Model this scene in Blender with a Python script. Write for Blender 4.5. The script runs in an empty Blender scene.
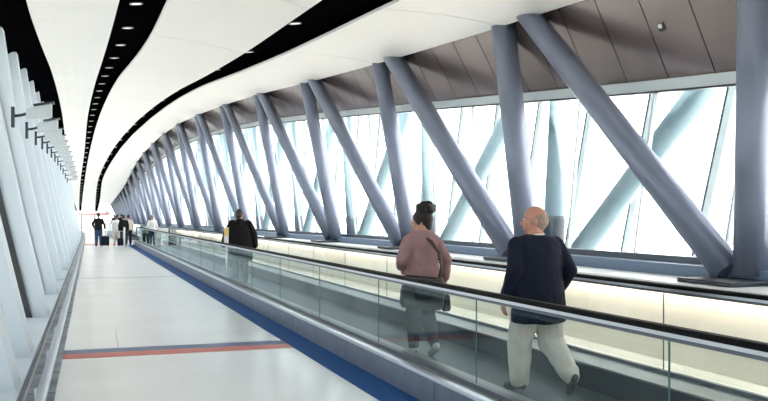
import bpy, bmesh, math, random
from mathutils import Vector, Matrix
random.seed(7)
sc = bpy.context.scene
COL = sc.collection
PI = math.pi

# ------------------------------------------------------------------ materials
def newmat(name):
    m = bpy.data.materials.new(name); m.use_nodes = True
    nt = m.node_tree
    return m, nt, nt.nodes['Principled BSDF']

def mat(name, col, rough=.5, metal=0., spec=.5, var=0., vscale=6., bump=0., bscale=40., coat=0., emit=None, estr=0.):
    m, nt, b = newmat(name)
    b.inputs['Base Color'].default_value = (*col, 1)
    b.inputs['Roughness'].default_value = rough
    b.inputs['Metallic'].default_value = metal
    b.inputs['Specular IOR Level'].default_value = spec
    if coat: b.inputs['Coat Weight'].default_value = coat
    if emit:
        b.inputs['Emission Color'].default_value = (*emit, 1); b.inputs['Emission Strength'].default_value = estr
    if var or bump:
        tc = nt.nodes.new('ShaderNodeTexCoord')
    if var:
        n = nt.nodes.new('ShaderNodeTexNoise'); n.inputs['Scale'].default_value = vscale; n.inputs['Detail'].default_value = 5
        r = nt.nodes.new('ShaderNodeValToRGB')
        r.color_ramp.elements[0].position = .3; r.color_ramp.elements[1].position = .7
        r.color_ramp.elements[0].color = (*[c*(1-var) for c in col], 1)
        r.color_ramp.elements[1].color = (*[min(1, c*(1+var)) for c in col], 1)
        nt.links.new(tc.outputs['Object'], n.inputs['Vector']); nt.links.new(n.outputs['Fac'], r.inputs['Fac'])
        nt.links.new(r.outputs['Color'], b.inputs['Base Color'])
    if bump:
        n2 = nt.nodes.new('ShaderNodeTexNoise'); n2.inputs['Scale'].default_value = bscale; n2.inputs['Detail'].default_value = 4
        bp = nt.nodes.new('ShaderNodeBump'); bp.inputs['Strength'].default_value = bump; bp.inputs['Distance'].default_value = .02
        nt.links.new(tc.outputs['Object'], n2.inputs['Vector']); nt.links.new(n2.outputs['Fac'], bp.inputs['Height'])
        nt.links.new(bp.outputs['Normal'], b.inputs['Normal'])
    return m

def glass(name, tint, refl_ior=1.5, base=0.0):
    m = bpy.data.materials.new(name); m.use_nodes = True
    nt = m.node_tree; nt.nodes.clear()
    out = nt.nodes.new('ShaderNodeOutputMaterial')
    tr = nt.nodes.new('ShaderNodeBsdfTransparent'); tr.inputs['Color'].default_value = (*tint, 1)
    gl = nt.nodes.new('ShaderNodeBsdfGlossy'); gl.inputs['Roughness'].default_value = 0.012
    gl.inputs['Color'].default_value = (.84, .97, 1, 1)
    lw = nt.nodes.new('ShaderNodeLayerWeight'); lw.inputs['Blend'].default_value = .5
    pw = nt.nodes.new('ShaderNodeMath'); pw.operation = 'POWER'; pw.inputs[1].default_value = 5
    fr = nt.nodes.new('ShaderNodeMath'); fr.operation = 'MULTIPLY_ADD'; r0 = ((refl_ior-1)/(refl_ior+1))**2
    fr.inputs[1].default_value = .46-r0; fr.inputs[2].default_value = r0
    nt.links.new(lw.outputs['Facing'], pw.inputs[0]); nt.links.new(pw.outputs[0], fr.inputs[0])
    add = nt.nodes.new('ShaderNodeMath'); add.operation = 'ADD'; add.use_clamp = True; add.inputs[1].default_value = base
    mx = nt.nodes.new('ShaderNodeMixShader')
    nt.links.new(fr.outputs[0], add.inputs[0]); nt.links.new(add.outputs[0], mx.inputs['Fac'])
    nt.links.new(tr.outputs[0], mx.inputs[1]); nt.links.new(gl.outputs[0], mx.inputs[2])
    nt.links.new(mx.outputs[0], out.inputs['Surface'])
    return m

M = {}
M['floor'] = mat('white_terrazzo', (.825, .84, .855), .22, spec=.45, var=.035, vscale=.9)
M['inlay_blue'] = mat('blue_inlay', (.008, .05, .19), .35, var=.05)
M['inlay_red'] = mat('red_inlay', (.55, .06, .03), .35, var=.05)
M['strip_blue'] = mat('blue_carpet_strip', (.004, .075, .27), .6, spec=.2, var=.12, vscale=30)
M['joint'] = mat('floor_joint', (.16, .17, .19), .6)
M['gutter'] = mat('grey_floor_edge', (.22, .25, .29), .45, var=.45, vscale=2.2)
M['ceil'] = mat('white_ceiling_panel', (.90, .885, .85), .7, var=.015, vscale=.6)
M['black'] = mat('matt_black_soffit', (.0018, .0018, .0025), .9, spec=.0)
M['tube'] = mat('blue_grey_painted_steel', (.245, .28, .375), .32, metal=.25, spec=.5, var=.03, vscale=3)
M['outer'] = mat('pale_painted_steel', (.20, .295, .34), .5, spec=.4)
M['boot'] = mat('dark_steel', (.03, .04, .055), .45)
M['clad'] = mat('brown_metal_cladding', (.31, .25, .235), .22, metal=.75, var=.10, vscale=1.6)
M['clad_gap'] = mat('dark_gap', (.02, .015, .012), .7)
M['beam'] = mat('blue_grey_beam', (.15, .22, .34), .4, var=.04)
M['sill'] = mat('dark_sill_frame', (.10, .12, .15), .4)
M['frame'] = mat('pale_window_frame', (.70, .77, .78), .4)
M['plinth'] = mat('white_wall_panel', (.86, .83, .77), .45, var=.02)
M['ledge'] = mat('white_ledge', (.80, .82, .83), .35)
M['fin'] = mat('pale_wall_fin', (.65, .74, .81), .45, var=.02, vscale=1.2)
M['pipe'] = mat('brushed_steel_pipe', (.42, .46, .52), .28, metal=.85)
M['handrail'] = mat('black_rubber', (.002, .002, .003), .6, spec=.12)
M['alu'] = mat('aluminium_profile', (.62, .66, .72), .28, metal=.8)
M['deck'] = mat('grey_deck_metal', (.24, .25, .26), .42, metal=.6, var=.06, vscale=4)
M['base'] = mat('brushed_base_panel', (.17, .205, .27), .45, metal=.4, var=.13, vscale=5)
M['skirt'] = mat('dark_skirt', (.012, .017, .027), .55, spec=.2)
M['glass_b'] = glass('balustrade_glass', (.925, .967, .968), 1.36, .0)
M['glass_w'] = glass('window_glass', (.985, .99, .99), 1.45, .0)
M['glass_l'] = glass('tinted_side_glass', (.50, .52, .53), 1.5, .0)
M['glass_edge'] = mat('green_glass_edge', (.08, .20, .19), .2)
M['lamp'] = mat('downlight_glow', (1, .97, .9), .5, emit=(1, .93, .8), estr=.45)
M['added_glow'] = mat('added_warm_glow', (1, .9, .75), .5, emit=(1, .80, .60), estr=10.)  # glow for the added strip under the right ledge, no real fitting
M['lamp_trim'] = mat('downlight_trim', (.25, .25, .25), .3, metal=.6)
M['fixgrey'] = mat('pale_fixture', (.55, .60, .63), .4)
M['apron'] = mat('apron_concrete', (.74, .73, .70), .9, var=.12, vscale=.03)
M['haze_tree'] = mat('far_trees_haze_tint', (.50, .62, .60), .9, var=.2, vscale=.05)  # distance haze is put into this pale tree colour
M['far_build'] = mat('far_building_haze_tint', (.62, .70, .72), .8)  # paleness stands in for haze over the far building
M['white'] = mat('white_paint', (.82, .83, .82), .4)
M['red'] = mat('red_paint', (.55, .03, .025), .4)
M['yellow'] = mat('yellow_label', (.85, .60, .18), .5)
M['dark'] = mat('dark_frame', (.03, .035, .04), .4)
# stepped pallets
def pallet_mat():
    m, nt, b = newmat('ribbed_pallets')
    b.inputs['Roughness'].default_value = .5; b.inputs['Specular IOR Level'].default_value = .3
    g = nt.nodes.new('ShaderNodeNewGeometry'); sp = nt.nodes.new('ShaderNodeSeparateXYZ')
    nt.links.new(g.outputs['Position'], sp.inputs[0])
    def wave(sock, freq, lo):
        a = nt.nodes.new('ShaderNodeMath'); a.operation = 'MULTIPLY'; a.inputs[1].default_value = freq
        f = nt.nodes.new('ShaderNodeMath'); f.operation = 'FRACT'
        c = nt.nodes.new('ShaderNodeMath'); c.operation = 'GREATER_THAN'; c.inputs[1].default_value = lo
        nt.links.new(sock, a.inputs[0]); nt.links.new(a.outputs[0], f.inputs[0]); nt.links.new(f.outputs[0], c.inputs[0])
        return c.outputs[0]
    wx = wave(sp.outputs['X'], 80, .35); wy = wave(sp.outputs['Y'], 2.5, .03)
    mu = nt.nodes.new('ShaderNodeMath'); mu.operation = 'MULTIPLY'
    nt.links.new(wx, mu.inputs[0]); nt.links.new(wy, mu.inputs[1])
    mx = nt.nodes.new('ShaderNodeMix'); mx.data_type = 'RGBA'
    mx.inputs['A'].default_value = (.02, .028, .035, 1); mx.inputs['B'].default_value = (.05, .072, .095, 1)
    nt.links.new(mu.outputs[0], mx.inputs['Factor']); nt.links.new(mx.outputs['Result'], b.inputs['Base Color'])
    return m
M['pallet'] = pallet_mat()

# ------------------------------------------------------------------ mesh helpers
class MB:
    def __init__(s): s.v = []; s.f = []
    def add(s, vs, fs):
        o = len(s.v); s.v += [tuple(p) for p in vs]; s.f += [tuple(i+o for i in f) for f in fs]; return s
    def box(s, x0, x1, y0, y1, z0, z1):
        vs = [(x, y, z) for z in (z0, z1) for y in (y0, y1) for x in (x0, x1)]
        return s.add(vs, [(0, 2, 3, 1), (4, 5, 7, 6), (0, 1, 5, 4), (2, 6, 7, 3), (0, 4, 6, 2), (1, 3, 7, 5)])
    def hexa(s, a, b):      # two quads a,b (lists of four) joined into a closed block
        return s.add(list(a)+list(b), [(3, 2, 1, 0), (4, 5, 6, 7), (0, 1, 5, 4), (1, 2, 6, 5), (2, 3, 7, 6), (3, 0, 4, 7)])
    def sweep(s, sections, closed=True, caps=True):   # sections: lists of equal point count
        n = len(sections[0]); vs = [p for sec in sections for p in sec]; fs = []
        for i in range(len(sections)-1):
            for j in range(n if closed else n-1):
                a = i*n+j; b = i*n+(j+1) % n
                fs.append((a, b, b+n, a+n))
        if caps and closed:
            fs.append(tuple(range(n-1, -1, -1))); fs.append(tuple(range((len(sections)-1)*n, len(sections)*n)))
        return s.add(vs, fs)
    def tube(s, pts, r, seg=20, caps=True):
        pts = [Vector(p) for p in pts]; rs = r if isinstance(r, (list, tuple)) else [r]*len(pts)
        secs = []; up = None
        for i, p in enumerate(pts):
            d = (pts[min(i+1, len(pts)-1)]-pts[max(i-1, 0)]).normalized()
            if up is None:
                up = Vector((0, 0, 1)) if abs(d.z) < .9 else Vector((1, 0, 0))
            u = d.cross(up).normalized(); w = u.cross(d).normalized(); up = w
            secs.append([p+(u*math.cos(2*PI*k/seg)+w*math.sin(2*PI*k/seg))*rs[i] for k in range(seg)])
        return s.sweep(secs, True, caps)
    def cone(s, p0, r0, p1, r1, seg=14, nb=4):        # round-ended taper
        p0 = Vector(p0); p1 = Vector(p1); d = p1-p0; L = d.length
        if L < 1e-6: d = Vector((0, 0, 1))
        d = d.normalized()
        pts = []; rs = []
        for k in range(nb):
            a = PI/2*(1-(k+.12)/nb); pts.append(p0-d*r0*math.sin(a)); rs.append(r0*math.cos(a))
        for k in range(5):
            t = k/4; pts.append(p0.lerp(p1, t)); rs.append(r0+(r1-r0)*t)
        for k in range(nb-1, -1, -1):
            a = PI/2*(1-(k+.12)/nb); pts.append(p1+d*r1*math.sin(a)); rs.append(r1*math.cos(a))
        return s.tube(pts, rs, seg)
    def ellipsoid(s, c, r, rot=None, seg=18, rings=12):
        secs = []; R = rot or Matrix.Identity(3)
        for i in range(rings+1):
            a = -PI/2+PI*(i+.0)/rings; a = max(-PI/2+.06, min(PI/2-.06, a))
            secs.append([Vector(c)+R @ Vector((r[0]*math.cos(a)*math.cos(2*PI*k/seg), r[1]*math.cos(a)*math.sin(2*PI*k/seg), r[2]*math.sin(a))) for k in range(seg)])
        return s.sweep(secs)
    def loft(s, rings, seg=24, power=2.0):            # rings: (cx,cy,cz,rx,ry)
        secs = []
        for (cx, cy, cz, rx, ry) in rings:
            sec = []
            for k in range(seg):
                c, n = math.cos(2*PI*k/seg), math.sin(2*PI*k/seg)
                e = 2/power
                sec.append((cx+rx*math.copysign(abs(c)**e, c), cy+ry*math.copysign(abs(n)**e, n), cz))
            secs.append(sec)
        return s.sweep(secs)
    def xf(s, mtx):
        s.v = [tuple(mtx @ Vector(p)) for p in s.v]; return s
    def build(s, name, m, parent=None, smooth=False, bevel=0., loc=None, kind=None):
        me = bpy.data.meshes.new(name); me.from_pydata(s.v, [], s.f); me.update()
        bm = bmesh.new(); bm.from_mesh(me); bmesh.ops.recalc_face_normals(bm, faces=bm.faces); bm.to_mesh(me); bm.free()
        me.materials.append(m)
        o = bpy.data.objects.new(name, me); COL.objects.link(o)
        if smooth:
            for p in me.polygons: p.use_smooth = len(p.vertices) == 4
        if bevel:
            bv = o.modifiers.new('bevel', 'BEVEL'); bv.width = bevel; bv.segments = 2; bv.limit_method = 'ANGLE'
        if parent: o.parent = parent
        if kind: o['kind'] = kind
        return o

def tag(o, label=None, cat=None, group=None, kind=None):
    if label: o['label'] = label
    if cat: o['category'] = cat
    if group: o['group'] = group
    if kind: o['kind'] = kind
    return o
def empty(name, loc, rz=0.):
    o = bpy.data.objects.new(name, None); COL.objects.link(o); o.location = loc; o.rotation_euler = (0, 0, rz)
    o.empty_display_size = .1
    return o
def put(mb, name, m, parent, **k):     # mesh given in world coordinates, parented to an unrotated Empty
    l = parent.location if parent.type == 'EMPTY' and parent.parent is None else Vector((0, 0, 0))
    mb.v = [(p[0]-l[0], p[1]-l[1], p[2]-l[2]) for p in mb.v]
    return mb.build(name, m, parent, **k)

ORD = ['first', 'second', 'third', 'fourth', 'fifth', 'sixth', 'seventh', 'eighth', 'ninth', 'tenth', 'eleventh', 'twelfth', 'thirteenth',
       'fourteenth', 'fifteenth', 'sixteenth', 'seventeenth', 'eighteenth', 'nineteenth', 'twentieth', 'twenty-first', 'twenty-second',
       'twenty-third', 'twenty-fourth', 'twenty-fifth', 'twenty-sixth', 'twenty-seventh', 'twenty-eighth', 'twenty-ninth', 'thirtieth']

# ------------------------------------------------------------------ the bridge's shape (metres; Y runs along the corridor)
def curve(tab):
    xs = [a for a, _ in tab]; ys = [b for _, b in tab]; n = len(xs)
    h = [xs[i+1]-xs[i] for i in range(n-1)]; d = [(ys[i+1]-ys[i])/h[i] for i in range(n-1)]
    m = [d[0]]+[0 if d[i-1]*d[i] <= 0 else 2*d[i-1]*d[i]/(d[i-1]+d[i]) for i in range(1, n-1)]+[d[-1]]
    def f(x):
        if x <= xs[0]: return ys[0]+m[0]*(x-xs[0])
        if x >= xs[-1]: return ys[-1]
        i = max(k for k in range(n-1) if xs[k] <= x); t = (x-xs[i])/h[i]
        return ((1+2*t)*(1-t)**2*ys[i]+t*(1-t)**2*h[i]*m[i]+t*t*(3-2*t)*ys[i+1]+t*t*(t-1)*h[i]*m[i+1])
    return f
P = 5.2; Y0 = 7.5
YN = lambda n: Y0+n*P
YA, YE = -8.0, 150.0
XB = curve([(-8, 6.6), (2.3, 6.62), (7.5, 6.64), (12.7, 6.64), (17.9, 6.52), (23.1, 6.27), (28.3, 5.94), (33.5, 5.56), (38.7, 5.20), (43.9, 4.84), (49.1, 4.52), (54.3, 4.26),
            (59.5, 4.03), (64.7, 3.81), (69.9, 3.62), (75.1, 3.48), (80.3, 3.36), (100, 3.1), (150, 2.7)])
XR = curve([(-8, 6.75), (2.3, 6.7), (7.5, 6.62), (12.7, 6.35), (17.9, 5.90), (23.1, 5.45), (28.3, 5.04), (33.5, 4.62), (38.7, 4.2), (43.9, 3.81), (49.1, 3.5), (54.3, 3.21),
            (59.5, 2.96), (64.7, 2.77), (69.9, 2.62), (75.1, 2.49), (80.3, 2.33), (100, 1.92), (130, 1.5), (150, 1.25)])
ZR = curve([(-8, 3.7), (2.3, 4.25), (7.5, 4.52), (12.7, 4.76), (17.9, 5.0), (23.1, 5.31), (28.3, 5.66), (33.5, 5.92), (38.7, 6.1), (43.9, 6.2), (49.1, 6.18), (54.3, 6.03),
            (59.5, 5.83), (64.7, 5.55), (69.9, 5.17), (75.1, 4.75), (80.3, 4.3), (100, 3.55), (130, 2.8), (150, 2.25)])
PL = curve([(-8, -.5), (7.5, -.92), (12.7, -1.07), (17.9, -1.22), (28.3, -1.34), (43.9, -1.6), (60, -1.95), (80.3, -2.35), (100, -2.6), (150, -3.1)])
G1A = curve([(-8, 1.0), (7.5, .5), (12.7, .38), (17.9, .25), (28.3, -.03), (43.9, -.44), (60, -.79), (80.3, -1.42), (100, -1.85), (150, -2.8)])
G1B = curve([(-8, 1.9), (7.5, 1.22), (12.7, 1.12), (17.9, 1.05), (28.3, .62), (43.9, .1), (60, -.44), (80.3, -1.08), (100, -1.52), (150, -2.5)])
G2A = curve([(-8, 3.6), (7.5, 3.25), (12.7, 3.09), (17.9, 2.93), (28.3, 2.5), (43.9, 1.79), (60, .85), (80.3, 0), (100, -.14), (150, -.3)])
G2B = curve([(-8, 5.2), (7.5, 4.6), (12.7, 4.25), (17.9, 3.90), (28.3, 3.12), (43.9, 2.36), (60, 1.33), (80.3, .38), (100, .33), (150, .05)])
def zk(Y): return 1.0 if Y < 20 else max(.35, 1-(Y-20)/90)
def zpan(Y, i): return ZR(Y)+(.5, .25, .31, .04, .12, 0)[i]*zk(Y)
def zf(Y): return 0. if Y < 60 else -.72*((Y-60)/90)**2
def XL(Y): return -.56-.007*max(Y, 0)-(0 if Y < 50 else .0002*(Y-50)**2 if Y < 100 else .5+.02*(Y-100))
WP = [(0, 0), (.35, -.37), (.55, -.56), (.78, -.76), (1, -.92)]
def wall_top(Y): return zpan(Y, 0)-.42*zk(Y)
def wall_pt(Y, t, inset=0.):
    x = curve(WP)(t); return (XL(Y)+x*(wall_top(Y)-zf(Y))/4.6+inset, Y, zf(Y)+t*(wall_top(Y)-zf(Y)))
XHEAD = lambda Y: XR(Y)+.74
ZHEAD = lambda Y: ZR(Y)-curve([(-8, 1.5), (7.5, 1.34), (10.5, 1.25), (15.6, 1.06), (23, .90), (45, .8), (80, .65), (150, .4)])(Y)
XGL = lambda Y: XB(Y)+.30
ZS = lambda Y: 1.12+zf(Y)
rng = lambda a, b, st: [a+(b-a)*i/max(1, math.ceil((b-a)/st-1e-6)) for i in range(max(1, math.ceil((b-a)/st-1e-6))+1)]
YS = rng(YA, YE, 2.6)

# ------------------------------------------------------------------ people
def cloth(name, col, rough=.85, var=.12, wr=.25, ws=9., sheen=.2):
    m = mat(name, col, rough, spec=.25, var=var, vscale=7., bump=wr, bscale=ws)
    return m
M['skin_man'] = mat('ruddy_skin', (.56, .27, .20), .5, var=.10, vscale=18)
M['skin'] = mat('warm_skin', (.50, .27, .19), .5, var=.06, vscale=14)
M['hair_black'] = mat('black_hair', (.010, .008, .008), .55, var=.3, vscale=60, bump=.7, bscale=70)
M['hair_grey'] = mat('grey_cropped_hair', (.33, .25, .20), .7, var=.25, vscale=70, bump=.3, bscale=90)
M['navy'] = cloth('navy_blazer', (.008, .012, .027)); M['beige'] = cloth('beige_trousers', (.66, .61, .55), wr=.5, ws=11)
M['mauve'] = cloth('mauve_blouse', (.34, .21, .215), wr=.45, ws=12); M['charcoal'] = cloth('charcoal_cloth', (.025, .03, .04))
M['coat'] = cloth('black_coat', (.008, .008, .010)); M['jeans'] = cloth('blue_jeans', (.03, .06, .14))
M['shirt'] = cloth('white_shirt', (.80, .80, .79)); M['cream'] = cloth('cream_shirt', (.70, .66, .58)); M['pink'] = cloth('pale_pink_top', (.72, .55, .52))
M['navy_t'] = cloth('navy_trousers', (.02, .035, .08)); M['shoe'] = mat('dark_leather', (.03, .024, .022), .4)
M['trainer'] = mat('pale_trainer', (.36, .35, .34), .6); M['sole'] = mat('rubber_sole', (.10, .10, .10), .7)
M['bag'] = mat('black_bag_leather', (.012, .012, .014), .42, bump=.2, bscale=20); M['strap'] = mat('brown_strap', (.07, .035, .03), .5)
M['eye'] = mat('eye_white', (.75, .74, .72), .2)

def solid(mb, name, m, parent, vox=.012, smooth=4, scale=1., wrinkle=0., seed=0):
    """overlapping closed shapes fused into one continuous surface"""
    me = bpy.data.meshes.new('tmp'); me.from_pydata([tuple(c*scale for c in p) for p in mb.v], [], mb.f); me.update()
    bm = bmesh.new(); bm.from_mesh(me); bmesh.ops.recalc_face_normals(bm, faces=bm.faces); bm.to_mesh(me); bm.free()
    o = bpy.data.objects.new('tmp', me); COL.objects.link(o)
    r = o.modifiers.new('r', 'REMESH'); r.mode = 'VOXEL'; r.voxel_size = vox*scale; r.use_smooth_shade = True
    s = o.modifiers.new('s', 'SMOOTH'); s.factor = .5; s.iterations = smooth
    dg = bpy.context.evaluated_depsgraph_get()
    nm = bpy.data.meshes.new_from_object(o.evaluated_get(dg))
    bpy.data.objects.remove(o); bpy.data.meshes.remove(me)
    nm.name = name
    if wrinkle:
        from mathutils import noise
        data = [(v.co.copy(), v.normal.copy()) for v in nm.vertices]; flat = []
        for p, nv in data:
            q = Vector((p.x*9+seed, p.y*9, p.z*5.5))
            a = noise.noise(q)+.5*noise.noise(q*2.3)
            flat += list(p+nv*a*wrinkle)
        nm.vertices.foreach_set('co', flat)
    nm.materials.clear(); nm.materials.append(m)
    for p in nm.polygons: p.use_smooth = True
    ob = bpy.data.objects.new(name, nm); COL.objects.link(ob); ob.parent = parent
    return ob

def hand(mb, wr, d, side, palm_n, curl=.5, L=.185):
    """palm, four bent unequal fingers and a side thumb; d = direction from wrist, palm_n = direction the palm faces"""
    d = Vector(d).normalized(); n = Vector(palm_n); n = (n-d*n.dot(d)).normalized(); t = d.cross(n)*side    # t: towards the thumb
    wr = Vector(wr); pl = L*.52
    for k in (-1, -.33, .33, 1):
        mb.cone(wr+t*k*.016, .016, wr+d*pl+t*k*.026, .0125, 8, 3)
    mb.cone(wr, .024, wr+d*pl*.6, .024, 8, 3)
    for k, fl in zip((1, .33, -.33, -1), (.44, .49, .46, .36)):
        p = wr+d*pl*.96+t*k*.028; dd = d.copy(); seg = L*fl/3*1.12
        for j in range(3):
            dd = (dd+n*curl*(.5+.35*j)).normalized(); q = p+dd*seg
            mb.cone(p, .0098-.0009*j, q, .0090-.0009*j, 7, 3); p = q
    p = wr+d*.025+t*.024; dd = (d*.7+t*.75+n*.25).normalized(); q = p+dd*.048
    mb.cone(p, .0135, q, .011, 8, 3); dd = (d*.9+t*.25+n*.4).normalized(); mb.cone(q, .0108, q+dd*.045, .009, 8, 3)

def person(label, loc, rz, J, top, bottom, shoe, skin, hair, size=1.0, g=1.0, vox=.012, headyaw=0., headpitch=0., hem=.72, kind='jacket', haircut='short', group=None, fine=False, seed=0):
    root = empty('person', loc, rz); tag(root, label, 'person', group)
    V = Vector
    hz = J.get('hip_z', .90); lean = J.get('lean', .02)
    def sx(z): return lean*max(0, (z-hz))/.5        # forward lean along +Y
    hip = {-1: V((-.093*g, 0, hz-.02)), 1: V((.093*g, 0, hz-.02))}
    sh = {-1: V((-.166*g, sx(1.38), J.get('sh_z', 1.375))), 1: V((.166*g, sx(1.38), J.get('sh_z', 1.375)))}
    kn = {-1: V(J['knL']), 1: V(J['knR'])}; an = {-1: V(J['anL']), 1: V(J['anR'])}; to = {-1: V(J['toL']), 1: V(J['toR'])}
    el = {-1: V(J['elL']), 1: V(J['elR'])}; wr = {-1: V(J['wrL']), 1: V(J['wrR'])}
    hc = V((0, sx(1.58)+.03, J.get('head_z', 1.575)))
    # ---- the body: one continuous skin
    b = MB()
    tors = [(0, 0, .80, .11, .085), (0, 0, .86, .155*g, .105*g), (0, 0, hz+.05, .165*g, .115*g), (0, sx(1.08), 1.08, .14*g, .10*g), (0, sx(1.25), 1.25, .16*g, .112*g), (0, sx(1.35), 1.335, .150*g, .080*g), (0, sx(1.42), 1.40, .085*g, .06*g), (0, sx(1.46), 1.455, .06, .06)]
    b.loft(tors)
    b.cone((0, sx(1.40), 1.38), .064, hc+V((0, -.02, -.06)), .056)
    Rh = Matrix.Rotation(headyaw, 3, 'Z') @ Matrix.Rotation(headpitch, 3, 'X')
    hs = J.get('hs', 1.0)
    def H(x, y, z): return hc+Rh @ (V((x, y, z))*hs)
    b.ellipsoid(H(0, -.012, .028), (.076*hs, .096*hs, .092*hs), Rh)            # skull
    b.ellipsoid(H(0, .022, -.03), (.062*hs, .070*hs, .085*hs), Rh)             # face
    b.cone(H(-.03, .035, -.085), .026, H(.03, .035, -.085), .026); b.ellipsoid(H(0, .058, -.098), (.026, .024, .020), Rh)
    if fine:
        b.cone(H(0, .086, .012), .009, H(0, .108, -.030), .013, 8); b.cone(H(-.013, .094, -.036), .009, H(.013, .094, -.036), .009, 8)
        b.cone(H(-.042, .070, .030), .012, H(.042, .070, .030), .012, 8)
        b.cone(H(-.020, .082, -.062), .008, H(.020, .082, -.062), .008, 8); b.cone(H(-.017, .082, -.073), .008, H(.017, .082, -.073), .008, 8)
        b.ellipsoid(H(-.042, .062, -.018), (.022, .022, .022), Rh, 10, 8); b.ellipsoid(H(.042, .062, -.018), (.022, .022, .022), Rh, 10, 8)
    else:
        b.cone(H(0, .084, .015), .010, H(0, .100, -.028), .014, 8)
    for s in (-1, 1):
        b.ellipsoid(H(s*.078, -.008, -.012), (.011, .021, .034), Rh, 10, 8); b.ellipsoid(H(s*.084, -.016, -.002), (.009, .016, .024), Rh, 10, 8)
        b.cone(hip[s], .088*g, kn[s], .056*g); b.cone(kn[s], .056*g, an[s], .034); b.cone(an[s], .030, an[s].lerp(to[s], .5), .018)
        b.cone(sh[s]-V((0, 0, .03)), .042*g, el[s], .040); b.cone(el[s], .042, wr[s], .027)
        hd = V(J.get('hdR' if s > 0 else 'hdL', (0, .1, -1)))
        hand(b, wr[s]-hd.normalized()*.01, hd, s if 0 else -s*-1, V(J.get('pnR' if s > 0 else 'pnL', (-s, .2, 0))), J.get('curl', .45))
    body = solid(b, 'body', skin, root, min(vox, .0085) if fine else vox, 2 if fine else 2, size)
    if fine:
        for s in (-1, 1):
            MB().ellipsoid(H(s*.030, .080, .010)*size, (.011, .009, .007), Rh, 10, 8).build('eye', M['eye'], root, smooth=True)
    # ---- hair
    b = MB()
    if haircut == 'bun':
        b.ellipsoid(H(0, -.026, .034), (.099, .117, .114), Rh); b.ellipsoid(H(0, -.065, -.03), (.086, .072, .085), Rh); b.ellipsoid(H(0, -.05, -.085), (.05, .04, .04), Rh)
        random.seed(5)
        for k in range(34):
            a = random.uniform(0, 2*PI); e = random.uniform(-.9, 1.4); rr = .092
            b.ellipsoid(H(.0+rr*math.cos(a)*math.cos(e), -.06+rr*math.sin(a)*math.cos(e),   .155+.050*math.sin(e)), (.036, .036, .030), Rh, 8, 6)
        b.ellipsoid(H(0, -.06, .15), (.10, .10, .055), Rh)
        cut = lambda p: p.y > .052 and p.z < .075
    elif haircut == 'bald':
        b.ellipsoid(H(0, -.032, .000), (.088*hs, .091*hs, .084*hs), Rh); b.ellipsoid(H(0, -.045, -.05), (.066*hs, .05, .05), Rh)
        cut = None
    else:
        b.ellipsoid(H(0, -.022, .036), (.084, .100, .097), Rh); b.ellipsoid(H(0, -.055, -.02), (.07, .055, .07), Rh)
        cut = None
    solid(b, 'hair', hair, root, .010 if fine else vox, 1, size, .004 if haircut == 'bun' else 0)
    # ---- trousers
    b = MB(); t = .020
    b.loft([(0, -.005, .78, .12*g, .10*g), (0, -.005, .85, .175*g, .135*g), (0, 0, hz+.03, .185*g, .14*g), (0, 0, hz+.13, .172*g, .132*g)])
    for s in (-1, 1):
        lw = J.get('lw', 1.)
        b.cone(hip[s], .104*g*lw, kn[s], (.078*g+.004)*lw); hemp = an[s]+(kn[s]-an[s]).normalized()*.035
        b.cone(kn[s], (.079*g+.003)*lw, hemp, J.get('cuff', .066)*lw, 16, 2)
    solid(b, 'trousers', bottom, root, vox, 3, size, .013 if fine else .004, seed)
    # ---- shoes
    for s in (-1, 1):
        a = an[s]; d = (to[s]-a); dirv = d.normalized()
        up = V((0, 0, 1)); up = (up-dirv*up.dot(dirv)).normalized(); side = dirv.cross(up)
        mid = a.lerp(to[s], .5)
        heel = a-dirv*.055-up*.035
        b = MB()
        b.cone(a-up*.01-dirv*.010, .049, heel+dirv*.03, .040, 12, 3); b.cone(heel+dirv*.02, .034, mid-up*.012, .040, 12, 3)
        b.cone(mid-up*.012, .045, to[s], .037, 12, 3); b.cone(a-up*.005, .04, mid, .035, 12, 3)
        so = solid(b, 'shoe', shoe, root, .010 if fine else vox, 2, size)
    # ---- top
    b = MB()
    cz = J.get('collar_z', 1.455)
    w = J.get('wide', 1.0)
    if kind == 'coat':
        b.loft([(0, -.01, hem, .25*w, .20), (0, -.01, hem+.1, .255*w, .20), (0, sx(1.1), 1.08, .245*w, .18), (0, sx(1.25), 1.25, .225*w, .16), (0, sx(1.36), 1.345, .205*w, .125), (0, sx(1.42), 1.42, .12, .10), (0, sx(1.45), cz+.03, .082, .085)])
        ra, rb, rc = .092*g, .085, .070
    elif kind == 'jacket':
        b.loft([(0, -.005, hem, .212*g, .165*g), (0, -.005, hem+.08, .212*g, .165*g), (0, 0, hz+.05, .205*g, .16*g), (0, sx(1.08), 1.08, .192*g, .148*g), (0, sx(1.25), 1.25, .196*g, .145*g), (0, sx(1.35), 1.345, .208*g, .112*g), (0, sx(1.40), 1.40, .150*g, .090*g), (0, sx(1.45), cz, .075, .072)])
        ra, rb, rc = .064*g, .062*g, .050
    else:
        b.loft([(0, 0, hem, .20*g, .155*g), (0, 0, hem+.10, .195*g, .15*g), (0, sx(1.08), 1.08, .172*g, .132*g), (0, sx(1.25), 1.25, .178*g, .13*g), (0, sx(1.35), 1.345, .178*g, .10*g), (0, sx(1.42), 1.41, .105*g, .078*g), (0, sx(1.44), cz-.015, .07, .065)])
        ra, rb, rc = .062*g, .062*g, .052
    for s in (-1, 1):
        end = wr[s] if J.get('sleeve', 1) == 1 else el[s].lerp(wr[s], J['sleeve'])
        b.cone(sh[s]+V((0, 0, -.012)), ra, el[s], rb); b.cone(el[s], rb, end, rc)
    solid(b, 'jacket' if kind == 'jacket' else 'coat' if kind == 'coat' else 'top', top, root, vox, 3, size, .006 if fine else .004, seed+3)
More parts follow.
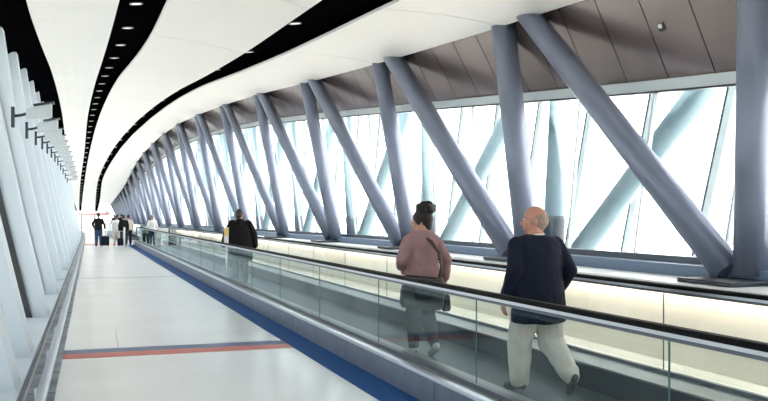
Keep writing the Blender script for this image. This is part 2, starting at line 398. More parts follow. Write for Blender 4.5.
    if kind == 'jacket' and fine:
        b = MB(); pts = [(.073*math.cos(a), sx(1.45)+.072*math.sin(a), cz-.020+.014*math.sin(a+PI)) for a in [2*PI*k/24 for k in range(25)]]
        b.tube([V(p)*size for p in pts], .011, 8); b.build('shirt_collar', M['shirt'], root, smooth=True)
    return root

ST = dict(knL=(-.10, .02, .49), anL=(-.11, -.02, .085), toL=(-.12, .16, .035), knR=(.10, .0, .49), anR=(.11, -.05, .085), toR=(.12, .13, .035),
          elL=(-.235, -.03, 1.12), wrL=(-.235, .05, .88), elR=(.235, -.03, 1.12), wrR=(.235, .05, .88))
def pose(**k): d = dict(ST); d.update(k); return d
TZ = .028
# man in the navy blazer, left foot planted, right foot pushing off behind
person('heavy-set person in navy blazer and beige trousers walking away on the moving walkway', (3.76, 6.80, TZ), .03,
       pose(hip_z=.86, knL=(-.12, .12, .47), anL=(-.125, .11, .085), toL=(-.16, .28, .03), knR=(.13, .01, .46), anR=(.185, -.27, .175), toR=(.20, -.195, .035),
            elL=(-.265, -.04, 1.10), wrL=(-.315, .05, .86), hdL=(-.06, .12, -1), pnL=(1, .1, 0), elR=(.285, -.06, 1.10), wrR=(.285, .10, .92), hdR=(-.1, .6, -1), lean=.03, head_z=1.55, hs=1.10, collar_z=1.43, cuff=.078, lw=1.16, sh_z=1.345),
       M['navy'], M['beige'], M['shoe'], M['skin_man'], M['hair_grey'], 1.0, 1.22, .012, headyaw=1.15, hem=.64, kind='jacket', haircut='bald', fine=True, seed=1)
# woman with the bun
person('person with a dark curly bun in mauve blouse and charcoal trousers on the moving walkway', (3.50, 9.00, TZ), .02,
       pose(hip_z=.87, knL=(-.08, .07, .47), anL=(-.085, .06, .085), toL=(-.10, .22, .03), knR=(.085, .06, .46), anR=(.10, -.13, .135), toR=(.11, .02, .035),
            elL=(-.265, -.04, 1.08), wrL=(-.20, .17, .98), hdL=(.5, .6, -.2), pnL=(0, -.2, -1), elR=(.265, -.06, 1.07), wrR=(.285, .03, .83), hdR=(.0, .1, -1), pnR=(-1, .2, 0), head_z=1.50, collar_z=1.42, cuff=.062, sh_z=1.305, lean=.02, sleeve=.8, curl=.8),
       M['mauve'], M['charcoal'], M['trainer'], M['skin'], M['hair_black'], 1.02, 1.02, .012, headyaw=1.2, hem=.86, kind='top', haircut='bun', fine=True, seed=4)
# man in the black coat further along
person('person in a wide black coat standing farther along the moving walkway', (3.22, 20.2, TZ), .0,
       pose(elL=(-.32, -.02, 1.12), wrL=(-.37, .06, .88), elR=(.31, -.02, 1.12), wrR=(.35, .05, .86), wide=1.12),
       M['coat'], M['charcoal'], M['shoe'], M['skin'], M['hair_black'], 1.03, 1.1, .014, headyaw=-.6, hem=.50, kind='coat', seed=7)
# travellers near the far end of the walkway
A = pose(elL=(-.30, -.06, 1.14), wrL=(-.24, .12, .98), elR=(.27, -.05, 1.12), wrR=(.30, -.10, .90))
W = pose(knL=(-.10, .12, .48), anL=(-.10, .16, .085), toL=(-.11, .33, .035), knR=(.10, .0, .48), anR=(.11, -.24, .15), toR=(.12, -.10, .035))
person('person in black top and blue jeans wheeling a dark suitcase near the far doors', (.08, 47.6, 0), 0, A, M['coat'], M['jeans'], M['shoe'], M['skin'], M['hair_black'], 1.05, 1.05, .016, hem=.84, kind='top')
person('person in white shirt and pale trousers walking right of the suitcase puller', (1.02, 48.6, 0), .1, W, M['shirt'], M['cream'], M['shoe'], M['skin'], M['hair_black'], .98, 1.05, .016, hem=.80, kind='top')
person('person in dark clothes between the two pale-dressed walkers', (1.36, 47.9, 0), 0, W, M['coat'], M['charcoal'], M['shoe'], M['skin'], M['hair_black'], .99, 1.0, .016, hem=.80, kind='top')
person('person in cream shirt with dark trousers at the walkway end', (1.64, 48.9, 0), 0, ST, M['cream'], M['charcoal'], M['shoe'], M['skin'], M['hair_black'], 1.0, 1.0, .016, hem=.84, kind='top')
person('person in white shirt and navy trousers behind the far glass of the near balustrade', (2.72, 45.6, TZ), 0, ST, M['shirt'], M['navy_t'], M['shoe'], M['skin'], M['hair_grey'], .97, 1.0, .016, hem=.86, kind='top')
person('person in pale pink top at the far part of the moving walkway', (2.80, 46.8, TZ), 0, ST, M['pink'], M['cream'], M['trainer'], M['skin'], M['hair_grey'], .95, 1.0, .016, hem=.80, kind='top')
for (x, y, lb, mm) in ((1.72, 66, 'nearest of the three dark-dressed people on the distant second walkway', 'coat'), (1.62, 73, 'middle one of the three dark-dressed people on the distant second walkway', 'navy'), (1.50, 81, 'farthest of the three dark-dressed people on the distant second walkway', 'charcoal')):
    person(lb, (x, y, zf(y)+.045), 0, ST, M[mm], M['charcoal'], M['shoe'], M['skin'], M['hair_black'], 1.02, 1.05, .02, hem=.78, kind='jacket')

# bags
hb = empty('handbag', (3.40, 8.735, .76+TZ)); tag(hb, 'large black shoulder bag hanging behind the person with the bun', 'bag')
b = MB(); b.loft([(0, 0, -.19, .225, .06), (0, 0, -.14, .255, .08), (0, 0, .0, .255, .08), (0, 0, .13, .235, .055), (0, 0, .17, .22, .035)], 28, 3.0)
b.xf(Matrix.Rotation(.10, 4, 'Y')); b.build('bag_body', M['bag'], hb, smooth=True)
MB().loft([(0, -.07, -.08, .12, .022), (0, -.078, -.0, .13, .025), (0, -.07, .05, .12, .015)], 20, 3).build('pocket', M['bag'], hb, smooth=True)
b = MB(); b.tube([(.20, .02, .10), (.245, .05, .26), (.225, .075, .42), (.150, .12, .545), (.115, .20, .585), (.09, .29, .585), (.09, .37, .52), (.06, .405, .40)], .021, 8); b.build('shoulder_strap', M['strap'], hb, smooth=True)
MB().box(-.20, .20, -.052, -.040, .120, .135).build('zip', M['strap'], hb)
pu = empty('purse', (3.80, 9.03, .50+TZ)); tag(pu, 'small dark purse held low in the hand of the person with the bun', 'purse')
MB().loft([(0, 0, 0, .035, .05), (0, 0, .03, .05, .065), (0, 0, .16, .042, .055), (0, 0, .19, .03, .04)], 16, 3).build('purse_body', M['bag'], pu, smooth=True)
MB().tube([(0, -.035, .17), (0, -.02, .225), (0, .02, .225), (0, .035, .17)], .008, 8).build('wrist_strap', M['strap'], pu, smooth=True)

def suitcase(loc, label, h=.56, rz=0.):
    r = empty('suitcase', loc, rz); tag(r, label, 'suitcase')
    MB().box(-.20, .20, -.12, .12, .06, h).build('case_body', M['navy'], r, bevel=.03)
    b = MB()
    for s in (-1, 1): b.tube([(s*.09, .09, h-.02), (s*.09, .09, h+.36)], .009, 8)
    b.tube([(-.10, .09, h+.37), (.10, .09, h+.37)], .014, 8); b.build('pull_handle', M['alu'], r, smooth=True)
    MB().tube([(-.07, 0, h-.005), (-.05, 0, h+.025), (.05, 0, h+.025), (.07, 0, h-.005)], .010, 8).build('top_handle', M['bag'], r, smooth=True)
    for sx_ in (-1, 1):
        for sy in (-1, 1):
            MB().tube([(sx_*.15-.015, sy*.08, .03), (sx_*.15+.015, sy*.08, .03)], .03, 12).build('wheel', M['sole'], r, smooth=True)
suitcase((.42, 47.2, 0), 'dark suitcase pulled beside the person in blue jeans')
suitcase((1.22, 47.3, 0), 'small dark suitcase at the feet of the pale-dressed walkers', .44)
suitcase((2.44, 46.9, TZ), 'dark suitcase standing behind the glass beside navy trousers', .66)
# slim white barrier posts at the walkway end
for i, (x, y, lb) in enumerate(((1.36, 46.6, 'slim white barrier post in front of the dark-clothed walker'), (.60, 60.5, 'white barrier post on the floor beyond the suitcase puller'))):
    p = empty('barrier_post', (x, y, zf(y))); tag(p, lb, 'post')
    MB().tube([(0, 0, .02), (0, 0, 1.02)], .045, 14).build('post', M['white'], p, smooth=True)
    MB().tube([(0, 0, 0), (0, 0, .025)], .15, 18).build('foot', M['alu'], p)
    MB().tube([(0, 0, 1.02), (0, 0, 1.06)], .05, 14).build('cap', M['dark'], p)

# ------------------------------------------------------------------ setting: floor
mb = MB()
mb.sweep([[(XL(y)-.5, y, zf(y)-.25), (XB(y)+.5, y, zf(y)-.25), (XB(y)+.5, y, zf(y)), (XL(y)-.5, y, zf(y))] for y in YS])
floor = mb.build('floor', M['floor'], kind='structure')
def inlay(x0, x1, y0, y1, h, m, name='floor_inlay'):
    b = MB(); ys = rng(y0, y1, 2.6)
    b.sweep([[(x0(y), y, zf(y)+.0002), (x1(y), y, zf(y)+.0002), (x1(y), y, zf(y)+h), (x0(y), y, zf(y)+h)] for y in ys])
    return b.build(name, m, floor)
K = lambda v: (lambda y: v)
XF0 = lambda y: XL(y)+.26
BL = lambda y: 2.33-.0175*(y-8)
inlay(BL, lambda y: 2.635-.0175*(y-10), YA+.2, 50.2, .004, M['strip_blue'], 'blue_border_strip')
for y in (10.62,):
    inlay(XF0, BL, y-.02, y+.30, .003, M['inlay_blue'], 'blue_inlay'); inlay(XF0, BL, y-.36, y-.02, .003, M['inlay_red'], 'red_inlay')
inlay(XF0, BL, 50.0, 52.2, .003, M['inlay_red'], 'red_inlay')
for y, w in ((23.4, .09), (36.2, .06), (-2.3, .03), (43.2, .03)):
    inlay(XF0, BL, y, y+w, .002, M['joint'], 'floor_joint')
inlay(K(.245), K(.253), 10.95, 12.7, .002, M['joint'], 'floor_joint')
inlay(lambda y: XL(y)+.02, XF0, YA+.2, YE-1, .003, M['gutter'], 'grey_floor_edge')
for y in [8.3, 9.4, 11.9, 13.1, 15.2, 17.4]:
    inlay(lambda y: XL(y)+.02, XF0, y, y+.05, .005, M['joint'], 'floor_joint')

# ------------------------------------------------------------------ setting: ceiling
mb = MB()
secs = []
for y in YS:
    wl = wall_pt(y, 1.0)
    xl = min(wl[0]-.40, PL(y)-.08)
    pts = [(xl, y, wl[2]-.02), (PL(y)-.02, y, zpan(y, 0)+.10)] + [(X(y), y, zpan(y, i)+.16) for i, X in ((1, G1A), (2, G1B), (3, G2A), (4, G2B))] + [(XR(y)-.03, y, zpan(y, 5)+.12), (XR(y)+.50, y, zpan(y, 5)+.25)]
    top = [(p[0], p[1], p[2]+.3) for p in reversed(pts)]
    secs.append(pts+top)
mb.sweep(secs)
ceiling = mb.build('ceiling', M['black'], kind='structure')
for (ia, A, ib, B_) in ((0, PL, 1, G1A), (2, G1B, 3, G2A), (4, G2B, 5, XR)):
    n = -3
    while YN(n) < YE-1:
        y0 = max(YN(n)+.018, YA); y1 = min(YN(n+1)-.018, YE-.05)
        b = MB(); secs = []
        for y in rng(y0, y1, 1.0):
            sec = []
            for k in range(5):
                t = k/4; x = A(y)+(B_(y)-A(y))*t; z = zpan(y, ia)+(zpan(y, ib)-zpan(y, ia))*t+.05*math.sin(PI*t)
                sec.append((x, y, z))
            secs.append(sec+[(p[0], p[1], p[2]+.05) for p in reversed(sec)])
        b.sweep(secs); b.build('ceiling_panel', M['ceil'], ceiling)
        n += 1

# downlights in the two black strips
def downlight_proto():
    r = empty('downlight', (0, 0, 0))
    b = MB(); N = 20
    prof = [(.110, 0), (.115, -.016), (.091, -.018), (.089, 0)]
    secs = [[(rr*math.cos(2*PI*k/N), rr*math.sin(2*PI*k/N), z) for rr, z in prof] for k in range(N+1)]
    b.sweep(secs, True, False); b.build('trim_ring', M['lamp_trim'], r, smooth=True)
    b = MB(); b.tube([(0, 0, -.001), (0, 0, -.010)], .088, 20); b.build('diffuser', M['lamp'], r)
    return r
dl0 = None
def copy_tree(o, parent=None):
    c = o.copy(); COL.objects.link(c); c.parent = parent
    for ch in list(o.children): copy_tree(ch, c)
    return c
for (A, B_, ia, ib, txt, off, fr) in ((G1A, G1B, 1, 2, 'left', 0., .42), (G2A, G2B, 3, 4, 'right', .9, .30)):
    y = 10.1+off; i = 0
    while y < 128:
        o = dl0 if dl0 and i == -1 else (copy_tree(dl0) if dl0 else downlight_proto())
        if dl0 is None: dl0 = o
        x = A(y)+(B_(y)-A(y))*fr; za = zpan(y, ia)+.16; zb = zpan(y, ib)+.16
        dz = (zpan(y+.5, ia)-zpan(y-.5, ia)); sx = (zb-za)/(B_(y)-A(y))
        o.location = (x, y, za+(zb-za)*fr-.012); o.rotation_euler = (math.atan(dz), -math.atan(sx), 0)
        if i < 14:
            lb = '%s round ceiling downlight from the near end of the %s black strip' % (ORD[i], txt)
        else:
            lb = 'tiny round downlight in the far end of the %s black ceiling strip' % txt
        tag(o, lb, 'downlight', 'downlights in the %s black ceiling strip' % txt)
        y += 2.6 if txt == 'left' else 3.9
        i += 1

# ------------------------------------------------------------------ setting: left wall with fins and glass
wl = MB()
wl.sweep([[(XL(y)-.50, y, zf(y)), (XL(y)-.02, y, zf(y)), (XL(y)-.02, y, zf(y)+.10), (XL(y)-.50, y, zf(y)+.10)] for y in YS])
wall_left = wl.build('wall_left', M['fin'], kind='structure')
TT = [0.02, .2, .35, .55, .78, 1.03]
FY = sorted([9.87+3.9*k for k in range(-4, 36)]+[7.93])
for i, y in enumerate(FY[:-1]):
    y2 = FY[i+1]
    b = MB()
    b.sweep([[wall_pt(y, t, -.40), wall_pt(y, t, -.02), wall_pt(y+.55, t, -.02), wall_pt(y+.55, t, -.40)] for t in TT])
    b.build('wall_fin', M['fin'], wall_left)
    b = MB()
    b.sweep([[wall_pt(y+.55, t, -.375), wall_pt(y+.55, t, -.36), wall_pt(y2, t, -.36), wall_pt(y2, t, -.375)] for t in TT])
    b.build('glass_pane', M['glass_l'], wall_left)
    if y < 60:
        b = MB()
        for yy in (y+.555, y2-.05):
            b.sweep([[wall_pt(yy, t, -.355), wall_pt(yy, t, -.24), wall_pt(yy+.045, t, -.24), wall_pt(yy+.045, t, -.355)] for t in TT])
        b.build('glazing_bead', M['dark'], wall_left)
MB().sweep([[(XL(y)-.02, y, zf(y)), (XL(y)-.005, y, zf(y)), (XL(y)-.005, y, zf(y)+.085), (XL(y)-.02, y, zf(y)+.085)] for y in YS]).build('kerb_face', M['sill'], wall_left)

# steel pipe rail along the left wall foot
rail = empty('pipe_rail', (XL(20)+.18, 20, 0)); tag(rail, 'long brushed steel bumper pipe along the foot of the left wall', 'rail')
put(MB().tube([(XL(y)+.20, y, zf(y)+.22) for y in rng(4.5, 70, 1.3)], .042, 16), 'pipe', M['pipe'], rail, smooth=True)
for y in rng(5.5, 68, 2.08)[:31]:
    put(MB().tube([(XL(y)+.14, y, zf(y)+.004), (XL(y)+.14, y, zf(y)+.20), (XL(y)+.19, y, zf(y)+.215)], .016, 8), 'bracket', M['pipe'], rail, smooth=True)

# wall-mounted lamps high on the left wall
def wall_lamp(y, i):
    p = Vector(wall_pt(y, .675, -.015))
    r = empty('wall_lamp', p)
    tag(r, ('%s arm-mounted lamp high on the left wall counting from the camera' % ORD[i]), 'lamp', 'lamps on the left wall')
    MB().box(-.005, .05, -.06, .06, -.20, .16).build('wall_plate', M['boot'], r, bevel=.008)
    MB().tube([(.04, 0, -.0), (.16, 0, .02), (.26, -.02, .05)], .026, 10).build('arm', M['boot'], r, smooth=True)
    b = MB()
    b.hexa([(.24, -.10, -.06), (.24, .10, -.06), (.24, .10, .14), (.24, -.10, .14)], [(.66, -.14, -.0), (.66, .14, -.0), (.66, .14, .24), (.66, -.14, .24)])
    b.build('lamp_head', M['fixgrey'], r, bevel=.02)
    MB().hexa([(.36, -.15, .19), (.36, .15, .19), (.36, .15, .21), (.36, -.15, .21)], [(.70, -.17, .25), (.70, .17, .25), (.70, .17, .27), (.70, -.17, .27)]).build('visor', M['boot'], r)
for i in range(12): wall_lamp(16.2+i*P*.75, i)

# ------------------------------------------------------------------ setting: right side
PLX = lambda y: XB(y)-max(.06, .62-max(0, y-8)*.011)     # face of the white plinth
wr = MB()
wr.sweep([[(PLX(y), y, zf(y)), (XB(y)+.3, y, zf(y)), (XB(y)+.3, y, zf(y)+.88), (PLX(y), y, zf(y)+.88)] for y in YS])
wall_right = wr.build('wall_right', M['plinth'], kind='structure')
MB().sweep([[(PLX(y)-.15, y, zf(y)+.83), (PLX(y)-.12, y, zf(y)+.83), (PLX(y)-.12, y, zf(y)+.88), (XB(y)+.3, y, zf(y)+.88), (XB(y)+.3, y, zf(y)+.90), (PLX(y)-.15, y, zf(y)+.90)] for y in YS]).build('ledge', M['ledge'], wall_right)
for y in rng(YA+.5, 50, 2.6)[:-1]:  # added glowing strips tucked under the ledge to brighten the plinth
    MB().hexa([(PLX(q)-dx, q, .868) for q, dx in ((y+.05, .03), (y+.05, .10), (y+2.5, .10), (y+2.5, .03))], [(PLX(q)-dx, q, .88) for q, dx in ((y+.05, .03), (y+.05, .10), (y+2.5, .10), (y+2.5, .03))]).build('added_glow_strip', M['added_glow'], wall_right)
MB().sweep([[(XB(y)-.04, y, zf(y)+.90), (XB(y)+.34, y, zf(y)+.90), (XB(y)+.34, y, zf(y)+1.04), (XB(y)-.04, y, zf(y)+1.04)] for y in YS]).build('trim_1', M['beam'], kind='structure')
MB().sweep([[(XGL(y)-.09, y, zf(y)+1.04), (XGL(y)+.06, y, zf(y)+1.04), (XGL(y)+.06, y, zf(y)+1.12), (XGL(y)-.09, y, zf(y)+1.12)] for y in YS]).build('trim_2', M['sill'], kind='structure')
MB().sweep([[(XHEAD(y)-.05, y, ZHEAD(y)-.03), (XHEAD(y)+.08, y, ZHEAD(y)-.03), (XHEAD(y)+.08, y, ZHEAD(y)+.12), (XHEAD(y)-.05, y, ZHEAD(y)+.12)] for y in YS]).build('trim_3', M['frame'], kind='structure')
MB().sweep([[(XHEAD(y)-.06, y, ZHEAD(y)-.055), (XHEAD(y)+.04, y, ZHEAD(y)-.055), (XHEAD(y)+.04, y, ZHEAD(y)-.03), (XHEAD(y)-.06, y, ZHEAD(y)-.03)] for y in YS]).build('head_gasket', M['dark'], bpy.data.objects['trim_3'])
# cladding: dark backing with brown panels on it
back = MB()
back.sweep([[(XR(y)+.13, y, ZR(y)+.15), (XHEAD(y)+.03, y, ZHEAD(y)+.10), (XHEAD(y)+.10, y, ZHEAD(y)+.13), (XR(y)+.20, y, ZR(y)+.19)] for y in YS])
clad = back.build('wall_right_upper', M['clad_gap'], kind='structure')
n = -18; CW = P/6
while Y0+n*CW < YE-1:
    y0 = Y0+.35+n*CW+.010; y1 = y0+CW-.020; n += 1
    b = MB()
    def sec(y):
        return [(XR(y)+.12, y, ZR(y)+.14), (XHEAD(y)-.0, y, ZHEAD(y)+.11), (XHEAD(y)+.03, y, ZHEAD(y)+.12), (XR(y)+.15, y, ZR(y)+.16)]
    b.sweep([sec(y0), sec(y1)])
    b.build('cladding_panel', M['clad'], clad)
# small wall light on a cladding panel
yl = 9.35; t = .50
pl = Vector((XR(yl)+.12+(XHEAD(yl)-XR(yl)-.12)*t, yl, ZR(yl)+.14+(ZHEAD(yl)+.11-ZR(yl)-.14)*t))
sl = empty('spotlight', pl); tag(sl, 'small square recessed spotlight on the brown cladding above the window', 'spotlight')
ang = math.atan2(ZR(yl)+.03-ZHEAD(yl), XHEAD(yl)-XR(yl)-.12)
rm = Matrix.Rotation(ang, 4, 'Y')
MB().box(-.055, .055, -.045, .045, -.02, .004).xf(rm).build('housing', M['dark'], sl)
MB().box(-.045, .01, -.036, .036, -.024, -.018).xf(rm).build('lens', M['white'], sl)

# windows of the right side, one per bay
for n in range(-3, 27):
    y0, y1 = YN(n), YN(n+1)
    y1 = min(y1, YE-.05)
    b = MB()
    b.sweep([[(XGL(y), y, ZS(y)-.01), (XGL(y)+.014, y, ZS(y)-.01), (XHEAD(y)+.014, y, ZHEAD(y)+.0), (XHEAD(y), y, ZHEAD(y)+.0)] for y in rng(y0, y1, 1.74)])
    w = b.build('window_%d' % (n+4), M['glass_w'], kind='structure')
    for k in range(3):
        y = y0+.62+k*P/3
        if y > YE-.2: continue
        b = MB(); e = .016
        b.hexa([(XGL(y)-.03, y-e, ZS(y)), (XGL(y)+.03, y-e, ZS(y)), (XGL(y)+.03, y+e, ZS(y)), (XGL(y)-.03, y+e, ZS(y))],
               [(XHEAD(y)-.03, y-e, ZHEAD(y)-.03), (XHEAD(y)+.03, y-e, ZHEAD(y)-.03), (XHEAD(y)+.03, y+e, ZHEAD(y)-.03), (XHEAD(y)-.03, y+e, ZHEAD(y)-.03)])
        b.build('mullion', M['frame'], w)

# ------------------------------------------------------------------ truss tubes
RT = .197
def tube_thing(name, a, b_, r, m, label, cat, group, foot, bracket=False):
    t = empty(name, a); tag(t, label, cat, group)
    a = Vector(a); b_ = Vector(b_); d = (b_-a)
    MB().tube([(0, 0, 0), d*.5, d], r, 28).build('shaft', m, t, smooth=True)
    u = d.normalized()
    if foot == 'collar':
        if bracket:
            MB().box(-.62, -.05, -.42, .42, -.078, -.03).build('base_bracket', M['boot'], t, bevel=.01)
    elif foot == 'boot':
        MB().tube([(0, 0, 0), u*.95, u*1.02], [r*1.12, r*1.12, r*1.02], 28).build('boot', M['boot'], t, smooth=True)
    return t
NMAX = 21
for n in range(0, NMAX+1):
    y = YN(n); zb = zf(y)+1.0
    B0 = Vector((XB(y), y-(.12 if n == 0 else .38), zb-.02)); T0 = Vector((XR(y)+(.16 if n == 0 else .06), y+(-.05 if n == 0 else .12), ZR(y)+.20))
    r = RT if n < 12 else RT*.9
    r = .20 if n == 1 else .178 if n < 4 else .155
    tube_thing('steel_column', B0, T0, r, M['tube'], '%s upright steel tube of the window truss counting from the right edge' % ORD[n], 'column', 'upright truss tubes along the right side', 'collar', True)
    if n < NMAX:
        y1 = YN(n+1)
        B1 = Vector((XB(y)-.02, y+(.16 if n < 3 else .02), zb-.02)); T1 = Vector((XR(y1)+.04, y1-(.60 if n < 3 else .42), ZR(y1)+.20))
        tube_thing('steel_brace', B1, T1, r, M['tube'], '%s slanting steel tube of the window truss counting from the right edge' % ORD[n], 'brace', 'slanting truss tubes along the right side', 'collar')
    # outer truss beyond the glass
    OB = Vector((XB(y)+.60, y-.05, zf(y)+.60)); OT = Vector((XHEAD(y)+.42, y, ZR(y)+.2))
    tube_thing('outer_column', OB, OT, r*.85, M['outer'], '%s pale upright tube outside the glass counting from the right edge' % ORD[n], 'column', 'upright tubes outside the glass', 'boot')
    ym = YN(n-1)
    OB2 = Vector((XB(y)+.62, y-.45, zf(y)+.71)); OT2 = Vector((XHEAD(ym)+.45, ym+.3, ZR(ym)+.2))
    tube_thing('outer_brace', OB2, OT2, r*.85, M['outer'], '%s pale slanting tube outside the glass counting from the right edge' % ORD[n], 'brace', 'slanting tubes outside the glass', 'none')
# slender pale posts outside, leaning
i = 0
for n in range(-1, 9):
    for k in range(3):
        y = YN(n)+.9+k*P/3
        x = XB(y)+1.45
        a = Vector((x, y, .585)); b_ = Vector((x+.05, y-1.25, ZR(y)+.1))
        t = empty('outer_post', a)
        tag(t, ('%s slender pale leaning post outside the window counting from the right edge' % ORD[i]), 'post', 'leaning posts outside the glass')
        d = b_-a
        MB().hexa([(-.05, -.07, 0), (.05, -.07, 0), (.05, .07, 0), (-.05, .07, 0)], [(d.x-.05, d.y-.07, d.z), (d.x+.05, d.y-.07, d.z), (d.x+.05, d.y+.07, d.z), (d.x-.05, d.y+.07, d.z)]).build('post_shaft', M['frame'], t)
        MB().hexa([(-.06, .085, 0), (.06, .085, 0), (.06, .105, 0), (-.06, .105, 0)], [(d.x-.06, d.y+.085, d.z), (d.x+.06, d.y+.085, d.z), (d.x+.06, d.y+.105, d.z), (d.x-.06, d.y+.105, d.z)]).build('post_cable', M['sill'], t)
        i += 1
ol = MB(); ol.sweep([[(XB(y)+.5, y, .45), (XB(y)+1.7, y, .45), (XB(y)+1.7, y, .58), (XB(y)+.5, y, .58)] for y in YS])
og = ol.build('outer_gangway', M['frame']); tag(og, 'pale narrow gangway running outside along the foot of the windows', 'gangway')
ol = MB(); ol.sweep([[(XHEAD(y)+.3, y, ZR(y)+.15), (XHEAD(y)+1.5, y, ZR(y)+.15), (XHEAD(y)+1.5, y, ZR(y)+.30), (XHEAD(y)+.3, y, ZR(y)+.30)] for y in YS])
ov = ol.build('roof_overhang', M['frame'], kind='structure')

# ------------------------------------------------------------------ moving walkway
def moving_walkway(loc, rz, tilt, W0, W1, joints, label):
    walk = empty('moving_walkway', (3.6, 10, 0))
    tag(walk, label, 'walkway')
    DK = .26
    put(MB().box(2.985, 4.225, W0, W1, -.02, .028), 'tread_belt', M['pallet'], walk)
    put(MB().box(2.985, 4.225, W1, W1+1.2, .0, .032), 'comb_plate', M['alu'], walk)
    def side(x_out, x_in, xg, far):
        lo, hi = sorted((x_out, x_in))
        # base panels, in lengths
        fo = (x_out, x_out+.02) if not far else (x_out-.02, x_out)
        ys = rng(W0, W1+1.2, 2.6)
        for a, b_ in zip(ys[:-1], ys[1:]):
            put(MB().box(fo[0], fo[1], a+.006, b_-.006, .0, DK-.02), 'base_panel', M['base'], walk)
        put(MB().box(lo, hi, W0, W1+1.2, DK-.02, DK), 'deck', M['deck'], walk, bevel=.008)
        si = (x_in-.025, x_in) if not far else (x_in, x_in+.025)
        put(MB().box(si[0], si[1], W0, W1+1.2, .0, DK-.02), 'skirt', M['skirt'], walk)
        # outer bright nosing on the deck edge
        ne = (lo-.012, lo+.05) if not far else (hi-.05, hi+.012)
        put(MB().box(ne[0], ne[1], W0, W1+1.2, DK-.03, DK+.006), 'nosing', M['alu'], walk, bevel=.005)
        put(MB().box(xg-.025, xg+.025, W0, W1+1.2, DK, DK+.03), 'glass_clamp', M['sill'], walk)
        ys = [W0]+joints+[W1+.8]
        sh = .72
        for a, b_ in zip(ys[:-1], ys[1:]):
            put(MB().box(xg-.006, xg+.006, a+.004+sh*0, b_-.004, DK+.03, .958), 'glass_panel', M['glass_b'], walk)
            put(MB().box(xg-.004, xg+.004, b_-.004, b_+.004, DK+.03, .95), 'glass_joint', M['glass_edge'], walk)
        # rail with a rounded newel end
        def path(z, rr):
            p = [(xg, y, z) for y in rng(W0, W1+.9, 2.6)]
            for k in range(1, 9):
                a = PI*k/8; p.append((xg, W1+.9+rr*math.sin(a), z-rr+rr*math.cos(a)))
            return p
        def ribbon(z, rr, w, h, name, m, bev=.0):
            pts = path(z, rr); secs = []
            for i, p in enumerate(pts):
                d = (Vector(pts[min(i+1, len(pts)-1)])-Vector(pts[max(i-1, 0)])).normalized()
                nrm = Vector((0, -d.z, d.y)); c = Vector(p); xx = Vector((1, 0, 0))
                c_ = [(-.5, -.5), (.5, -.5), (.5, .15), (.34, .5), (-.34, .5), (-.5, .15)] if bev else [(-.5, -.5), (.5, -.5), (.5, .5), (-.5, .5)]
                secs.append([c+xx*w*u+nrm*h*v for u, v in c_])
            put(MB().sweep(secs), name, m, walk)
        ribbon(1.018, .36, .076, .032, 'handrail', M['handrail'], .01)
        ribbon(.990, .335, .060, .022, 'rail_profile', M['alu'])
        ribbon(.967, .312, .052, .020, 'rail_channel', M['sill'])
    side(2.63, 2.985, 2.79, False)
    side(4.72, 4.225, 4.58, True)
    walk.location = loc; walk.rotation_euler = (tilt, 0, rz)
moving_walkway((3.6, 10, 0), .0175, 0, -6.0, 48.5, [3.83+2.35*k for k in range(-4, 19)], 'long moving walkway between two glass balustrades with black handrails')
moving_walkway((2.12, 60, 0), .0165, -.0012, 10.0, 36.0, [12.35+2.35*k for k in range(0, 10)], 'distant second moving walkway beginning beyond the end of the long one')

# sign post on the near deck
sp = empty('sign_post', (2.72, 19.0, .266)); tag(sp, 'slim white post with a yellow notice beside the near balustrade', 'sign')
MB().tube([(0, 0, 0), (0, 0, .78)], .016, 10).build('post', M['white'], sp, smooth=True)
MB().box(-.05, .05, -.012, .012, .72, 1.10).build('sign_plate', M['white'], sp, bevel=.004)
MB().box(-.052, .052, -.016, -.0125, .92, 1.08).build('notice', M['yellow'], sp)
MB().tube([(0, 0, 0), (0, 0, .02)], .035, 12).build('foot', M['alu'], sp, smooth=True)

# ------------------------------------------------------------------ far end
ye = YE-.3; zb = zf(ye); xl = -4.6; xr = 3.4
wb = MB()
wb.box(xr-1.9, xr, ye, ye+.25, zb-.1, zb+3.6); wb.box(xl, xr-1.9, ye, ye+.25, zb+2.55, zb+3.6)
wall_back = wb.build('wall_back', M['white'], kind='structure')
MB().box(xl+.5, xr-.6, ye-.06, ye-.005, zb+2.60, zb+2.74).build('red_sign_band', M['red'], wall_back)
for i in range(3):
    x0 = xl+.1+i*2.05
    d = MB().box(x0+.08, x0+1.95, ye+.05, ye+.08, zb+.02, zb+2.5).build('door_%d' % (i+1), M['glass_w'], kind='structure')
    b = MB(); b.box(x0, x0+.22, ye, ye+.14, zb, zb+2.55); b.box(x0+1.90, x0+2.04, ye, ye+.14, zb, zb+2.55); b.box(x0, x0+2.03, ye, ye+.14, zb+2.45, zb+2.55)
    b.build('door_frame', M['sill'], d)
# near end, behind the camera
MB().box(-2.4, 7.6, YA-.2, YA+.02, -.1, 4.6).build('wall_front', M['white'], kind='structure')

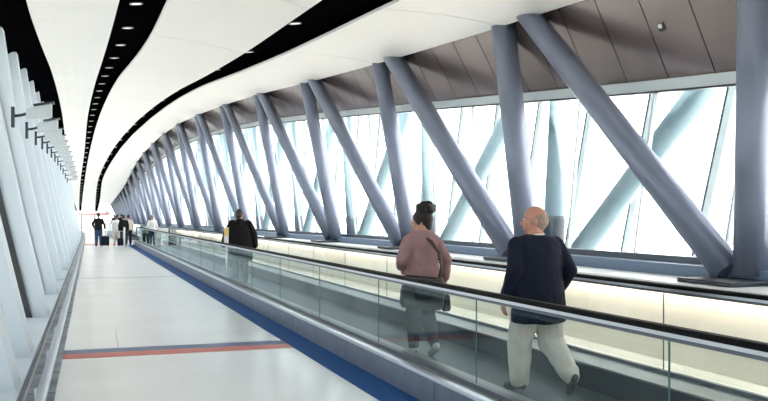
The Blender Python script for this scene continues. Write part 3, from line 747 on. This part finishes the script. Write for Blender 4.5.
# ------------------------------------------------------------------ outside
ap = MB(); ap.box(-900, 900, -400, 1500, -9.4, -9.0); ap.build('ground', M['apron'], kind='structure')
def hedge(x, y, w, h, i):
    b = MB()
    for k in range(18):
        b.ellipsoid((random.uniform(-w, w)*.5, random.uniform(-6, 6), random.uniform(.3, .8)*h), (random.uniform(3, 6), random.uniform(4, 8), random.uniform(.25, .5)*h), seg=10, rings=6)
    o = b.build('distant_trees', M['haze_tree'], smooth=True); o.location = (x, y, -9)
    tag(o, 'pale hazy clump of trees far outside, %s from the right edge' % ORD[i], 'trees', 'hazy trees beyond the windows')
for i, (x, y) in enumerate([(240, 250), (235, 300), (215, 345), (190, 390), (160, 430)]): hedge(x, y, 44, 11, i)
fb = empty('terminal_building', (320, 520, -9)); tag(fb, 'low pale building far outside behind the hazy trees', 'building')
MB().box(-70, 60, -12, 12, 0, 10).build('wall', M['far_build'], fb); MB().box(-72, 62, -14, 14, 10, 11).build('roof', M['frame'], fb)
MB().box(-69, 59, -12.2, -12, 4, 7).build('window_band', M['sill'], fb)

# ------------------------------------------------------------------ world, camera
w = bpy.data.worlds.new('sky'); sc.world = w; w.use_nodes = True
nt = w.node_tree; bg = nt.nodes['Background']
tc = nt.nodes.new('ShaderNodeTexCoord'); sp_ = nt.nodes.new('ShaderNodeSeparateXYZ'); rp = nt.nodes.new('ShaderNodeValToRGB')
nt.links.new(tc.outputs['Generated'], sp_.inputs[0]); nt.links.new(sp_.outputs['Z'], rp.inputs['Fac'])
rp.color_ramp.elements[0].position = 0.; rp.color_ramp.elements[0].color = (.97, .965, .95, 1)
rp.color_ramp.elements[1].position = .8; rp.color_ramp.elements[1].color = (1, .975, .94, 1)
nt.links.new(rp.outputs['Color'], bg.inputs['Color']); bg.inputs['Strength'].default_value = 2.6

sl_ = bpy.data.lights.new('sun', 'SUN'); sl_.energy = 7.; sl_.angle = .03; sl_.color = (1, .95, .88)
so_ = bpy.data.objects.new('sun', sl_); COL.objects.link(so_); so_.rotation_euler = (math.radians(40), 0, math.radians(-4)); so_.location = (0, -20, 40)
cam = bpy.data.cameras.new('camera'); co = bpy.data.objects.new('camera', cam); COL.objects.link(co)
F = 850.
cam.sensor_fit = 'HORIZONTAL'; cam.sensor_width = 36; cam.lens = 36*F/768
cam.shift_y = (216-200.5)/768
co.location = (0, 0, 1.62); co.rotation_euler = (PI/2, 0, -math.atan((384-97)/F))
cam.clip_start = .05; cam.clip_end = 3000
sc.camera = co
sc.view_settings.view_transform = 'Standard'; sc.view_settings.look = 'None'; sc.view_settings.gamma = 1.0
sc.view_settings.exposure = 1.15
sc.view_settings.use_curve_mapping = False
